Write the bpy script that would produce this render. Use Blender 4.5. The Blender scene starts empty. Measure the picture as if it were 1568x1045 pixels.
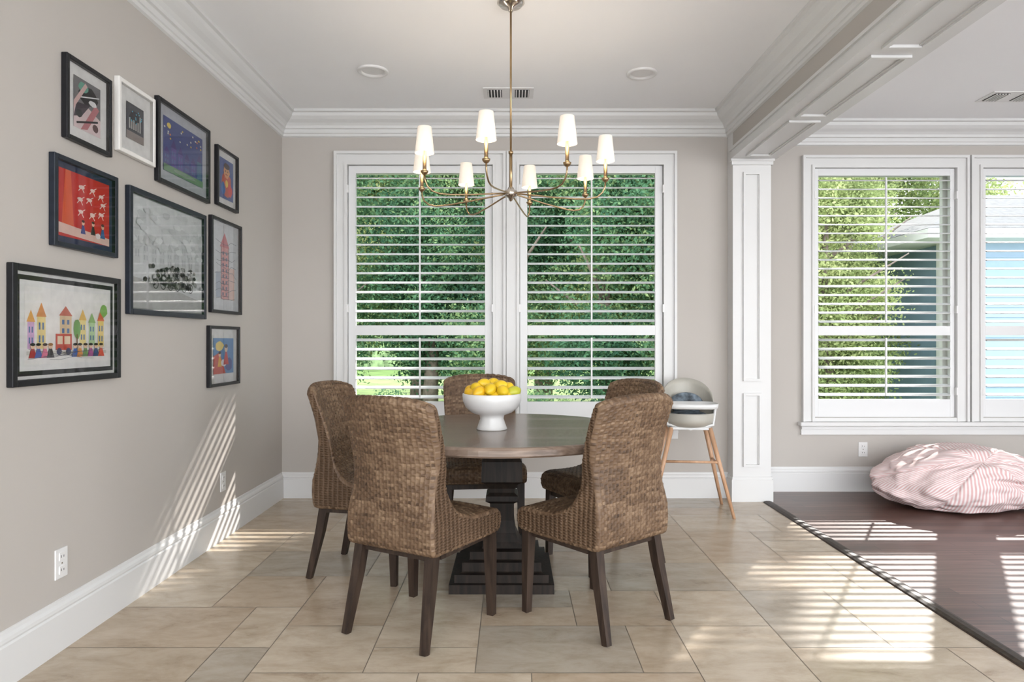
import bpy, bmesh, math, random
import numpy as np
from mathutils import Vector, Matrix, noise
random.seed(7); np.random.seed(7)
scene = bpy.context.scene
COL = scene.collection
pi = math.pi

# ------------------------------------------------------------------ materials
def newmat(name):
    m = bpy.data.materials.new(name); m.use_nodes = True
    nt = m.node_tree
    b = nt.nodes.get('Principled BSDF')
    return m, nt, b
def lnk(nt, a, b): nt.links.new(a, b)
def simple(name, col, rough=0.5, metal=0.0, var=0.0, scale=8.0, bump=0.0, emis=0.0, coat=0.0, ecol=None, spec=0.5):
    m, nt, b = newmat(name)
    b.inputs['Base Color'].default_value = (*col, 1)
    b.inputs['Roughness'].default_value = rough
    b.inputs['Metallic'].default_value = metal
    b.inputs['Specular IOR Level'].default_value = spec
    if coat: b.inputs['Coat Weight'].default_value = coat
    if emis:
        b.inputs['Emission Color'].default_value = (*(ecol or col), 1)
        b.inputs['Emission Strength'].default_value = emis
    if var or bump:
        tc = nt.nodes.new('ShaderNodeTexCoord')
        n = nt.nodes.new('ShaderNodeTexNoise'); n.inputs['Scale'].default_value = scale
        n.inputs['Detail'].default_value = 5
        lnk(nt, tc.outputs['Object'], n.inputs['Vector'])
        if var:
            r = nt.nodes.new('ShaderNodeValToRGB')
            r.color_ramp.elements[0].position = 0.3; r.color_ramp.elements[1].position = 0.7
            r.color_ramp.elements[0].color = (*[max(0, c*(1-var)) for c in col], 1)
            r.color_ramp.elements[1].color = (*[min(1, c*(1+var)) for c in col], 1)
            lnk(nt, n.outputs['Fac'], r.inputs['Fac']); lnk(nt, r.outputs['Color'], b.inputs['Base Color'])
        if bump:
            bp = nt.nodes.new('ShaderNodeBump'); bp.inputs['Strength'].default_value = bump
            bp.inputs['Distance'].default_value = 0.01
            lnk(nt, n.outputs['Fac'], bp.inputs['Height']); lnk(nt, bp.outputs['Normal'], b.inputs['Normal'])
    return m
def wood(name, c1, c2, rough=0.4, sx=(1.5, 25, 25), bump=0.15, coat=0.0, spec=0.5):
    m, nt, b = newmat(name)
    tc = nt.nodes.new('ShaderNodeTexCoord'); mp = nt.nodes.new('ShaderNodeMapping')
    mp.inputs['Scale'].default_value = sx
    n = nt.nodes.new('ShaderNodeTexNoise'); n.inputs['Scale'].default_value = 2.0; n.inputs['Detail'].default_value = 8
    n.inputs['Distortion'].default_value = 0.6
    r = nt.nodes.new('ShaderNodeValToRGB')
    r.color_ramp.elements[0].position = 0.32; r.color_ramp.elements[1].position = 0.68
    r.color_ramp.elements[0].color = (*c1, 1); r.color_ramp.elements[1].color = (*c2, 1)
    lnk(nt, tc.outputs['Object'], mp.inputs['Vector']); lnk(nt, mp.outputs['Vector'], n.inputs['Vector'])
    lnk(nt, n.outputs['Fac'], r.inputs['Fac']); lnk(nt, r.outputs['Color'], b.inputs['Base Color'])
    bp = nt.nodes.new('ShaderNodeBump'); bp.inputs['Strength'].default_value = bump; bp.inputs['Distance'].default_value = 0.004
    lnk(nt, n.outputs['Fac'], bp.inputs['Height']); lnk(nt, bp.outputs['Normal'], b.inputs['Normal'])
    b.inputs['Roughness'].default_value = rough
    b.inputs['Specular IOR Level'].default_value = spec
    if coat: b.inputs['Coat Weight'].default_value = coat
    return m

M_wall = simple('greige_paint', (0.455, 0.422, 0.388), 0.75, var=0.015, scale=2, bump=0.03)
M_ceil = simple('ceiling_paint', (0.88, 0.88, 0.885), 0.8, var=0.01, scale=2)
M_trim = simple('white_trim', (0.655, 0.65, 0.64), 0.4, var=0.01, scale=3)
M_shut = simple('shutter_white', (0.69, 0.69, 0.69), 0.4, var=0.01, scale=3)
M_black = simple('black_frame', (0.010, 0.010, 0.012), 0.4, var=0.2, scale=30, spec=.3)
M_whitef = simple('white_frame', (0.72, 0.70, 0.67), 0.45, var=0.02)
M_navyf = simple('charcoal_frame', (0.013, 0.017, 0.026), 0.4, var=0.2, scale=30, spec=.3)
M_gold = simple('aged_brass', (0.42, 0.30, 0.17), 0.3, 1.0, var=0.08, scale=20)
M_nick = simple('nickel', (0.62, 0.58, 0.53), 0.18, 1.0, var=0.03)
M_dark = simple('dark_hole', (0.02, 0.02, 0.02), 0.8, var=0.1)
M_plate = simple('outlet_plastic', (0.72, 0.71, 0.70), 0.3, var=0.01)
M_leg = wood('espresso_wood', (0.018, 0.011, 0.008), (0.048, 0.030, 0.021), 0.45, (20, 20, 2), spec=.3)
M_ped = wood('dark_pedestal_wood', (0.010, 0.0075, 0.006), (0.028, 0.019, 0.014), 0.55, (20, 20, 2), spec=.25)
M_top = wood('table_oak', (0.11, 0.075, 0.055), (0.23, 0.165, 0.125), 0.27, (1.3, 22, 22), 0.1, coat=0.1)
M_beech = wood('beech', (0.44, 0.25, 0.14), (0.56, 0.34, 0.21), 0.4, (20, 20, 3), 0.05)
M_ceram = simple('matte_ceramic', (0.68, 0.67, 0.655), 0.35, var=0.02, scale=15)
M_lemon = simple('lemon_skin', (0.72, 0.48, 0.015), 0.4, var=0.08, scale=12, bump=0.15)
M_orange = simple('ripe_lemon_skin', (0.72, 0.42, 0.012), 0.4, var=0.08, scale=12, bump=0.15)
M_green = simple('greenish_lemon_skin', (0.48, 0.48, 0.03), 0.4, var=0.15, scale=12)
M_shade = simple('lamp_shade', (0.70, 0.655, 0.59), 0.8, var=0.01, scale=60, emis=0.30, ecol=(1.0, 0.84, 0.66))

def mk_tile():
    m, nt, b = newmat('travertine_tile')
    tc = nt.nodes.new('ShaderNodeTexCoord')
    at = nt.nodes.new('ShaderNodeAttribute'); at.attribute_name = 'tint'
    mp = nt.nodes.new('ShaderNodeMapping'); mp.inputs['Scale'].default_value = (1.0, 2.2, 1)
    cmb = nt.nodes.new('ShaderNodeVectorMath'); cmb.operation = 'ADD'
    sc = nt.nodes.new('ShaderNodeVectorMath'); sc.operation = 'SCALE'; sc.inputs['Scale'].default_value = 37.0
    lnk(nt, at.outputs['Vector'], sc.inputs[0])
    lnk(nt, tc.outputs['Object'], cmb.inputs[0]); lnk(nt, sc.outputs[0], cmb.inputs[1])
    lnk(nt, cmb.outputs[0], mp.inputs['Vector'])
    n = nt.nodes.new('ShaderNodeTexNoise'); n.inputs['Scale'].default_value = 4.0; n.inputs['Detail'].default_value = 12
    n.inputs['Roughness'].default_value = 0.72; n.inputs['Distortion'].default_value = 0.35
    lnk(nt, mp.outputs[0], n.inputs['Vector'])
    r = nt.nodes.new('ShaderNodeValToRGB')
    e = r.color_ramp.elements
    e[0].position = 0.28; e[0].color = (0.30, 0.225, 0.16, 1)
    e[1].position = 0.74; e[1].color = (0.59, 0.51, 0.415, 1)
    x = e.new(0.40); x.color = (0.44, 0.36, 0.27, 1)
    x = e.new(0.55); x.color = (0.52, 0.44, 0.345, 1)
    lnk(nt, n.outputs['Fac'], r.inputs['Fac'])
    mul = nt.nodes.new('ShaderNodeMix'); mul.data_type = 'RGBA'; mul.blend_type = 'MULTIPLY'
    mul.inputs[0].default_value = 1.0
    r2 = nt.nodes.new('ShaderNodeValToRGB'); r2.color_ramp.interpolation = 'CONSTANT'
    f = r2.color_ramp.elements
    f[0].position = 0; f[0].color = (0.80, 0.81, 0.82, 1); f[1].position = .12; f[1].color = (0.91, 0.85, 0.79, 1)
    x = f.new(.34); x.color = (1.0, 0.98, 0.95, 1); x = f.new(.60); x.color = (0.88, 0.84, 0.79, 1); x = f.new(.78); x.color = (1.03, 1.01, 0.98, 1)
    lnk(nt, at.outputs['Fac'], r2.inputs['Fac'])
    lnk(nt, r.outputs['Color'], mul.inputs[6]); lnk(nt, r2.outputs['Color'], mul.inputs[7])
    lnk(nt, mul.outputs[2], b.inputs['Base Color'])
    b.inputs['Roughness'].default_value = 0.25
    bp = nt.nodes.new('ShaderNodeBump'); bp.inputs['Strength'].default_value = 0.15; bp.inputs['Distance'].default_value = 0.003
    lnk(nt, n.outputs['Fac'], bp.inputs['Height']); lnk(nt, bp.outputs['Normal'], b.inputs['Normal'])
    return m
M_tile = mk_tile()
M_grout = simple('grout', (0.24, 0.20, 0.155), 0.9, var=0.08, scale=20)

def mk_woodfloor():
    m, nt, b = newmat('dark_hardwood')
    tc = nt.nodes.new('ShaderNodeTexCoord')
    br = nt.nodes.new('ShaderNodeTexBrick')
    br.offset = 0.37; br.inputs['Scale'].default_value = 1.0
    br.inputs['Brick Width'].default_value = 1.3; br.inputs['Row Height'].default_value = 0.085
    br.inputs['Mortar Size'].default_value = 0.0014; br.inputs['Mortar'].default_value = (0.02, 0.01, 0.008, 1)
    br.inputs['Color1'].default_value = (0.080, 0.040, 0.031, 1); br.inputs['Color2'].default_value = (0.150, 0.082, 0.063, 1)
    lnk(nt, tc.outputs['Object'], br.inputs['Vector'])
    mp = nt.nodes.new('ShaderNodeMapping'); mp.inputs['Scale'].default_value = (1.5, 30, 1)
    n = nt.nodes.new('ShaderNodeTexNoise'); n.inputs['Scale'].default_value = 2; n.inputs['Detail'].default_value = 8
    lnk(nt, tc.outputs['Object'], mp.inputs[0]); lnk(nt, mp.outputs[0], n.inputs['Vector'])
    r = nt.nodes.new('ShaderNodeValToRGB'); r.color_ramp.elements[0].color = (0.45, 0.42, 0.42, 1); r.color_ramp.elements[1].color = (1.5, 1.45, 1.45, 1)
    r.color_ramp.elements[0].position = .25; r.color_ramp.elements[1].position = .75
    lnk(nt, n.outputs['Fac'], r.inputs['Fac'])
    mul = nt.nodes.new('ShaderNodeMix'); mul.data_type = 'RGBA'; mul.blend_type = 'MULTIPLY'; mul.inputs[0].default_value = 1
    lnk(nt, br.outputs['Color'], mul.inputs[6]); lnk(nt, r.outputs['Color'], mul.inputs[7])
    lnk(nt, mul.outputs[2], b.inputs['Base Color'])
    b.inputs['Roughness'].default_value = 0.28
    return m
M_wfloor = mk_woodfloor()

def mk_wicker(attr):
    m, nt, b = newmat('wicker' if attr else 'wicker_side')
    r = nt.nodes.new('ShaderNodeValToRGB'); e = r.color_ramp.elements
    e[0].position = 0.08; e[0].color = (0.042, 0.024, 0.014, 1)
    e[1].position = 1.0; e[1].color = (0.280, 0.190, 0.118, 1)
    x = e.new(0.5); x.color = (0.122, 0.073, 0.042, 1)
    tc = nt.nodes.new('ShaderNodeTexCoord')
    n = nt.nodes.new('ShaderNodeTexNoise'); n.inputs['Scale'].default_value = 7; n.inputs['Detail'].default_value = 4
    lnk(nt, tc.outputs['Object'], n.inputs['Vector'])
    add = nt.nodes.new('ShaderNodeMath'); add.operation = 'MULTIPLY_ADD'; add.inputs[1].default_value = 0.6
    lnk(nt, n.outputs['Fac'], add.inputs[0])
    if attr:
        at = nt.nodes.new('ShaderNodeAttribute'); at.attribute_name = 'strand'
        h = nt.nodes.new('ShaderNodeMath'); h.operation = 'MULTIPLY_ADD'; h.inputs[1].default_value = 0.68; h.inputs[2].default_value = -0.13
        lnk(nt, at.outputs['Fac'], h.inputs[0]); lnk(nt, h.outputs[0], add.inputs[2])
    else:
        add.inputs[2].default_value = 0.12
        w = nt.nodes.new('ShaderNodeTexWave'); w.bands_direction = 'Z'; w.inputs['Scale'].default_value = 26; w.inputs['Distortion'].default_value = 2.5
        w.inputs['Detail'].default_value = 3
        w2 = nt.nodes.new('ShaderNodeTexWave'); w2.bands_direction = 'Y'; w2.inputs['Scale'].default_value = 12; w2.inputs['Distortion'].default_value = 1.0
        lnk(nt, tc.outputs['Object'], w.inputs['Vector']); lnk(nt, tc.outputs['Object'], w2.inputs['Vector'])
        mm = nt.nodes.new('ShaderNodeMath'); mm.operation = 'MULTIPLY'; lnk(nt, w.outputs['Fac'], mm.inputs[0]); lnk(nt, w2.outputs['Fac'], mm.inputs[1])
        bp = nt.nodes.new('ShaderNodeBump'); bp.inputs['Strength'].default_value = 0.8; bp.inputs['Distance'].default_value = 0.010
        lnk(nt, mm.outputs[0], bp.inputs['Height']); lnk(nt, bp.outputs['Normal'], b.inputs['Normal'])
    lnk(nt, add.outputs[0], r.inputs['Fac']); lnk(nt, r.outputs['Color'], b.inputs['Base Color'])
    b.inputs['Roughness'].default_value = 0.5; b.inputs['Specular IOR Level'].default_value = .3
    return m
M_wick = mk_wicker(True); M_wick2 = mk_wicker(False)

def mk_leaf(name, c0, c1, c2):
    m, nt, b = newmat(name)
    nt.nodes.remove(b)
    out = nt.nodes['Material Output']
    oi = nt.nodes.new('ShaderNodeObjectInfo')
    at = nt.nodes.new('ShaderNodeAttribute'); at.attribute_name = 'leafrnd'
    ad = nt.nodes.new('ShaderNodeMath'); ad.operation = 'MULTIPLY_ADD'; ad.inputs[1].default_value = 0.40
    ml = nt.nodes.new('ShaderNodeMath'); ml.operation = 'MULTIPLY'; ml.inputs[1].default_value = 0.60
    lnk(nt, oi.outputs['Random'], ad.inputs[0]); lnk(nt, at.outputs['Fac'], ml.inputs[0]); lnk(nt, ml.outputs[0], ad.inputs[2])
    r = nt.nodes.new('ShaderNodeValToRGB'); e = r.color_ramp.elements
    e[0].position = 0.1; e[0].color = (*c0, 1)
    e[1].position = 0.92; e[1].color = (*c2, 1)
    x = e.new(0.5); x.color = (*c1, 1)
    lnk(nt, ad.outputs[0], r.inputs['Fac'])
    d = nt.nodes.new('ShaderNodeBsdfDiffuse'); t = nt.nodes.new('ShaderNodeBsdfTranslucent'); mx = nt.nodes.new('ShaderNodeMixShader')
    mx.inputs[0].default_value = 0.5
    lnk(nt, r.outputs['Color'], d.inputs['Color']); lnk(nt, r.outputs['Color'], t.inputs['Color'])
    lnk(nt, d.outputs[0], mx.inputs[1]); lnk(nt, t.outputs[0], mx.inputs[2]); lnk(nt, mx.outputs[0], out.inputs['Surface'])
    return m
M_leaf = mk_leaf('leaf_foliage', (0.040, 0.105, 0.068), (0.120, 0.24, 0.125), (0.52, 0.62, 0.27))
M_leafy = mk_leaf('leaf_foliage_light', (0.12, 0.17, 0.075), (0.30, 0.36, 0.15), (0.62, 0.65, 0.34))
M_bark = simple('bark', (0.14, 0.11, 0.09), 0.9, var=0.4, scale=10, bump=0.6)
M_lawn = simple('lawn_grass', (0.17, 0.25, 0.07), 0.9, var=0.4, scale=1.5)
M_bounce = simple('pale_bounce_surface', (0.80, 0.79, 0.78), 0.9, var=0.05, scale=3)  # pale reflector colour for the added ground outside the room
M_treeline = simple('distant_trees', (0.20, 0.28, 0.13), 0.9, var=0.75, scale=2.5)
M_siding = simple('blue_siding', (0.22, 0.31, 0.42), 0.7, var=0.03)
M_roof = simple('shingle_roof', (0.07, 0.075, 0.08), 0.9, var=0.3, scale=12)

def mk_glass():
    m, nt, b = newmat('picture_glass'); nt.nodes.remove(b)
    out = nt.nodes['Material Output']
    f = nt.nodes.new('ShaderNodeFresnel'); f.inputs['IOR'].default_value = 1.45
    t = nt.nodes.new('ShaderNodeBsdfTransparent'); g = nt.nodes.new('ShaderNodeBsdfGlossy'); g.inputs['Roughness'].default_value = 0.02
    mx = nt.nodes.new('ShaderNodeMixShader')
    lnk(nt, f.outputs[0], mx.inputs[0]); lnk(nt, t.outputs[0], mx.inputs[1]); lnk(nt, g.outputs[0], mx.inputs[2])
    lnk(nt, mx.outputs[0], out.inputs['Surface'])
    return m
M_glass = mk_glass()

# ------------------------------------------------------------------ mesh builder
class MB:
    def __init__(s): s.v = []; s.f = []; s.m = []; s.mats = []; s.sm = []
    def mi(s, mat):
        if mat not in s.mats: s.mats.append(mat)
        return s.mats.index(mat)
    def add(s, vs, fs, mat, smooth=False, M=None):
        o = len(s.v); k = s.mi(mat)
        for p in vs:
            p = Vector(p)
            if M is not None: p = M @ p
            s.v.append(tuple(p))
        for f in fs: s.f.append([i+o for i in f]); s.m.append(k); s.sm.append(smooth)
    def box(s, x0, x1, y0, y1, z0, z1, mat, M=None, bev=0.0):
        if bev > 0:
            bm = bmesh.new(); bmesh.ops.create_cube(bm, size=1)
            for v in bm.verts:
                v.co = Vector((x0+(v.co.x+.5)*(x1-x0), y0+(v.co.y+.5)*(y1-y0), z0+(v.co.z+.5)*(z1-z0)))
            bmesh.ops.bevel(bm, geom=bm.edges[:], offset=bev, segments=2, affect='EDGES', profile=0.5)
            bm.verts.index_update()
            s.add([v.co.copy() for v in bm.verts], [[v.index for v in f.verts] for f in bm.faces], mat, False, M); bm.free(); return
        vs = [(x0,y0,z0),(x1,y0,z0),(x1,y1,z0),(x0,y1,z0),(x0,y0,z1),(x1,y0,z1),(x1,y1,z1),(x0,y1,z1)]
        s.add(vs, [(0,3,2,1),(4,5,6,7),(0,1,5,4),(1,2,6,5),(2,3,7,6),(3,0,4,7)], mat, False, M)
    def lathe(s, prof, mat, c=(0,0,0), n=32, M=None, smooth=True, caps=True):
        vs = []; fs = []
        for (r, z) in prof:
            for i in range(n):
                a = 2*pi*i/n; vs.append((c[0]+r*math.cos(a), c[1]+r*math.sin(a), c[2]+z))
        for j in range(len(prof)-1):
            for i in range(n):
                k = (i+1) % n; fs.append((j*n+i, j*n+k, (j+1)*n+k, (j+1)*n+i))
        if caps:
            fs.append(tuple(range(n))[::-1]); fs.append(tuple((len(prof)-1)*n+i for i in range(n)))
        s.add(vs, fs, mat, smooth, M)
    def tube(s, pts, rad, mat, n=10, smooth=True, M=None, phase=0.0):
        pts = [Vector(p) for p in pts]
        if not isinstance(rad, (list, tuple)): rad = [rad]*len(pts)
        vs = []; fs = []; up = None
        for i, p in enumerate(pts):
            t = (pts[min(i+1, len(pts)-1)]-pts[max(i-1, 0)]).normalized()
            if up is None:
                up = Vector((0,0,1)) if abs(t.z) < .9 else Vector((1,0,0))
            a = t.cross(up).normalized(); b = a.cross(t).normalized(); up = b
            for k in range(n):
                an = 2*pi*k/n+phase; vs.append(p+a*math.cos(an)*rad[i]+b*math.sin(an)*rad[i])
        for i in range(len(pts)-1):
            for k in range(n):
                l = (k+1) % n; fs.append((i*n+k, i*n+l, (i+1)*n+l, (i+1)*n+k))
        fs.append(tuple(range(n))[::-1]); fs.append(tuple((len(pts)-1)*n+k for k in range(n)))
        s.add(vs, fs, mat, smooth, M)
    def loft_sq(s, prof, mat, c=(0,0,0), rot=0.0, M=None):
        vs = []; fs = []
        for (r, z) in prof:
            for i in range(4):
                a = pi/4+i*pi/2+rot; vs.append((c[0]+r*1.41421*math.cos(a), c[1]+r*1.41421*math.sin(a), c[2]+z))
        for j in range(len(prof)-1):
            for i in range(4):
                k = (i+1) % 4; fs.append((j*4+i, j*4+k, (j+1)*4+k, (j+1)*4+i))
        fs.append((3,2,1,0)); L = (len(prof)-1)*4; fs.append((L, L+1, L+2, L+3))
        s.add(vs, fs, mat, False, M)
    def sphere(s, c, r, mat, seg=20, rings=12, M=None, nub=0.0):
        vs = []; fs = []
        for j in range(rings+1):
            th = pi*j/rings
            for i in range(seg):
                a = 2*pi*i/seg
                x = math.sin(th)*math.cos(a); y = math.sin(th)*math.sin(a); z = math.cos(th)
                if nub: z = z*(1+nub*abs(z)**6)
                vs.append(Vector((x*r[0], y*r[1], z*r[2])))
        for j in range(rings):
            for i in range(seg):
                k = (i+1) % seg; fs.append((j*seg+i, (j+1)*seg+i, (j+1)*seg+k, j*seg+k))
        T = Matrix.Translation(c)
        s.add(vs, fs, mat, True, T @ M if M is not None else T)
    def build(s, name, parent=None, loc=None, rotz=None):
        me = bpy.data.meshes.new(name)
        me.from_pydata(s.v, [], s.f)
        for m in s.mats: me.materials.append(m)
        me.polygons.foreach_set('material_index', s.m)
        me.polygons.foreach_set('use_smooth', s.sm)
        me.update()
        o = bpy.data.objects.new(name, me); COL.objects.link(o)
        if parent is not None: o.parent = parent
        if loc is not None: o.location = loc
        if rotz is not None: o.rotation_euler = (0, 0, rotz)
        return o
def empty(name, loc=(0,0,0), rotz=0.0):
    e = bpy.data.objects.new(name, None); COL.objects.link(e); e.empty_display_size = 0.1
    e.location = loc; e.rotation_euler = (0, 0, rotz); return e
def sweep(name, path, prof, mat, mb=None):
    own = mb is None
    if own: mb = MB()
    P = [Vector(p) for p in path]; n = len(prof); vs = []; fs = []
    for i, p in enumerate(P):
        ns = []
        if i > 0: d = (P[i]-P[i-1]).normalized(); ns.append(Vector((-d.y, d.x)))
        if i < len(P)-1: d = (P[i+1]-P[i]).normalized(); ns.append(Vector((-d.y, d.x)))
        if len(ns) == 2:
            m = (ns[0]+ns[1]).normalized(); m = m/m.dot(ns[0])
        else: m = ns[0]
        for (d, z) in prof: vs.append((p.x+m.x*d, p.y+m.y*d, z))
    for i in range(len(P)-1):
        for k in range(n):
            l = (k+1) % n; fs.append((i*n+k, i*n+l, (i+1)*n+l, (i+1)*n+k))
    fs.append(tuple(range(n))[::-1]); fs.append(tuple((len(P)-1)*n+k for k in range(n)))
    mb.add(vs, fs, mat)
    if own: return mb.build(name)

# ------------------------------------------------------------------ room
XL, YB, YB2, XR = -1.76, 5.225, 5.45, 6.2
CZ = 2.936; Y0 = -1.6
BX0, BX1 = 1.65, 1.955
WX = 1.90

def floor_tiles():
    U = 0.2033; nx = 18; y_start = Y0; ny = int((YB+0.2-y_start)/U)+1
    occ = np.zeros((nx, ny), bool); vs = []; fs = []; tint = []
    g = 0.0018
    rnd = random.Random(11)
    for j in range(ny):
        for i in range(nx):
            if occ[i, j]: continue
            opts = [(3,2)]*6+[(2,2)]*3+[(2,3)]*2+[(4,2)]*1+[(2,1)]*2
            rnd.shuffle(opts); opts += [(2,1), (1,2), (1,1)]
            for (a, b) in opts:
                if i+a <= nx and j+b <= ny and not occ[i:i+a, j:j+b].any():
                    occ[i:i+a, j:j+b] = True
                    x0 = XL+i*U+g; x1 = XL+(i+a)*U-g; y0 = y_start+j*U+g; y1 = y_start+(j+b)*U-g
                    o = len(vs); vs += [(x0,y0,0),(x1,y0,0),(x1,y1,0),(x0,y1,0)]; fs.append((o,o+1,o+2,o+3)); tint.append(rnd.random())
                    break
    nt_ = len(fs)
    o = len(vs); x1 = XL+nx*U; y1 = y_start+ny*U
    vs += [(XL-.1,y_start,-.0015),(x1,y_start,-.0015),(x1,y1,-.0015),(XL-.1,y1,-.0015)]; fs.append((o,o+1,o+2,o+3)); tint.append(.5)
    me = bpy.data.meshes.new('floor'); me.from_pydata(vs, [], fs)
    me.materials.append(M_tile); me.materials.append(M_grout)
    me.polygons[nt_].material_index = 1
    a = me.attributes.new('tint', 'FLOAT', 'FACE'); a.data.foreach_set('value', tint)
    ob = bpy.data.objects.new('floor', me); COL.objects.link(ob)
floor_tiles()
mb = MB(); mb.box(WX, XR, Y0, YB2+.1, -.05, 0.0, M_wfloor); mb.build('floor_hardwood')
mb = MB()
prof = [(-.035, 0), (-.03, .007), (-.012, .012), (.012, .012), (.03, .007), (.035, 0)]
sweep('', [(WX, 5.07), (WX, Y0)], prof, M_leg, mb); mb.build('trim_threshold')
mb = MB(); mb.box(XL-.2, XR+.2, Y0, YB2+.2, CZ, CZ+.15, M_ceil); mb.build('ceiling')
mb = MB(); mb.box(XL-.15, XL, Y0, YB+.2, -.05, CZ, M_wall); mb.build('wall_left')
mb = MB(); mb.box(XR, XR+.15, 1.6, YB2+.2, -.05, CZ, M_wall); mb.build('wall_right')

def wall_holes(name, x0, x1, y0, y1, holes, z0=-.05, z1=CZ):
    mb = MB(); x = x0
    for (a, b, c, d) in sorted(holes):
        mb.box(x, a, y0, y1, z0, z1, M_wall)
        mb.box(a, b, y0, y1, z0, c, M_wall); mb.box(a, b, y0, y1, d, z1, M_wall); x = b
    mb.box(x, x1, y0, y1, z0, z1, M_wall); mb.build(name)
WZ0, WZ1 = 0.60, 2.555
wall_holes('wall_back', XL-.15, BX0, YB, YB+.16, [(-1.265, -.145, WZ0, WZ1), (.045, 1.165, WZ0, WZ1)])
wall_holes('wall_back_family_room', BX1-.1, XR+.15, YB2, YB2+.16, [(2.40, 3.54, WZ0, WZ1+.03), (3.735, 4.86, WZ0, WZ1+.03)])

def window(name, x0, x1, Y, zt, cas=0.09, stile=0.07):
    e = empty(name, (0, 0, 0))
    m = MB()
    zb = 0.56
    for (a, b) in ((x0+.020, x0+cas), (x1-cas, x1-.020)):
        m.box(a, b, Y-.022, Y, zb, zt-cas, M_trim)
    m.box(x0+.020, x1-.020, Y-.022, Y, zt-cas, zt-.020, M_trim)
    m.box(x0, x0+.020, Y-.040, Y, zb, zt-.020, M_trim); m.box(x1-.020, x1, Y-.040, Y, zb, zt-.020, M_trim)
    m.box(x0, x1, Y-.040, Y, zt-.020, zt+.002, M_trim)
    a, b = x0+cas, x1-cas
    for (p, q) in ((a-.012, a+.010), (b-.010, b+.012)): m.box(p, q, Y-.034, Y+.06, zb, zt-cas-.011, M_trim)
    m.box(a-.012, b+.012, Y-.034, Y+.06, zt-cas-.011, zt-cas+.012, M_trim)
    m.box(a+.010, b-.010, Y-.028, Y+.06, zb, zb+.03, M_trim)
    m.build('casing', e)
    s = MB(); ga, gb = a+stile, b-stile; yo, yi = Y+.030, Y-.004
    g0, g1 = 0.735, zt-cas-.07; mr0, mr1 = 1.245, 1.32
    s.box(a+.014, ga, yi, yo, zb+.034, g1+.056, M_shut, bev=.002); s.box(gb, b-.014, yi, yo, zb+.034, g1+.056, M_shut, bev=.002)
    yi2 = yi+.001
    s.box(ga, gb, yi2, yo, zb+.034, g0, M_shut); s.box(ga, gb, yi2, yo, g1, g1+.056, M_shut); s.box(ga, gb, yi2, yo, mr0, mr1, M_shut)
    tl = math.radians(16)
    for (z0, z1) in ((g0, mr0), (mr1, g1)):
        n = round((z1-z0)/.0725); p = (z1-z0)/n
        for i in range(n):
            zc = z0+(i+.5)*p; ring = []
            for k in range(10):
                an = 2*pi*k/10; u = math.cos(an)*.034; w = math.sin(an)*.0055
                ring.append((u*math.cos(tl)-w*math.sin(tl), u*math.sin(tl)+w*math.cos(tl)))
            vs = [(xx, Y+.013+u, zc+w) for xx in (ga+.002, gb-.002) for (u, w) in ring]
            fs = [(k, (k+1) % 10, 10+(k+1) % 10, 10+k) for k in range(10)]
            s.add(vs, fs+[tuple(range(10)), tuple(range(19, 9, -1))], M_shut, True)
    xc = (ga+gb)/2
    s.box(xc-.006, xc+.006, Y-.036, Y-.022, g0+.03, mr0-.02, M_shut); s.box(xc-.006, xc+.006, Y-.036, Y-.022, mr1+.03, g1-.02, M_shut)
    for hz in (.80, 1.45, 2.36):
        s.box(a+.006, a+.018, Y-.037, Y-.002, hz-.03, hz+.03, M_plate); s.box(b-.018, b-.006, Y-.037, Y-.002, hz-.03, hz+.03, M_plate)
    s.build('shutter', e)
    o = MB(); ys0, ys1 = Y+.10, Y+.14
    o.box(a, a+.045, ys0, ys1, WZ0, zt-cas, M_trim); o.box(b-.045, b, ys0, ys1, WZ0, zt-cas, M_trim)
    o.box(a+.045, b-.045, ys0, ys1, WZ0, WZ0+.06, M_trim); o.box(a+.045, b-.045, ys0, ys1, zt-cas-.05, zt-cas, M_trim)
    o.box(a+.045, b-.045, ys0, ys1, 1.26, 1.305, M_trim); o.build('sash', e)
    return e
window('window_1', -1.355, -.047, YB, 2.645)
window('window_2', -.043, 1.255, YB, 2.645)
window('window_3', 2.31, 3.63, YB2, 2.675, .085, .05)
window('window_4', 3.645, 4.95, YB2, 2.675, .085, .05)
def sill(name, x0, x1, Y):
    m = MB(); m.box(x0-.02, x1+.02, Y-.065, Y, .525, .558, M_trim, bev=.006)
    m.box(x0, x1, Y-.022, Y, .455, .500, M_trim); m.box(x0, x1, Y-.034, Y, .50, .525, M_trim); m.build(name)
sill('trim_sill', -1.365, 1.265, YB); sill('trim_sill_family_room', 2.30, 4.96, YB2)

crown = [(0, CZ), (.135, CZ), (.135, CZ-.018), (.118, CZ-.024), (.110, CZ-.045), (.088, CZ-.066), (.062, CZ-.082), (.045, CZ-.100), (.040, CZ-.118),
         (.026, CZ-.122), (.024, CZ-.150), (.016, CZ-.154), (.014, CZ-.172), (0, CZ-.178)]
sweep('trim_crown', [(BX0, Y0), (BX0, YB), (XL, YB), (XL, Y0)], crown, M_trim)
sweep('trim_crown_family_room', [(XR, Y0), (XR, YB2), (BX1, YB2), (BX1, Y0)], crown, M_trim)
base = [(0, 0), (.018, 0), (.018, .145), (.013, .152), (.016, .160), (.014, .172), (.007, .182), (.005, .195), (0, .197)]
sweep('baseboard_back', [(BX0, YB), (XL, YB)], base, M_trim)
sweep('baseboard_left', [(XL, YB-.018), (XL, Y0)], base, M_trim)
sweep('baseboard_family_room', [(XR, 1.6), (XR, YB2), (BX1, YB2)], base, M_trim)

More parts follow.
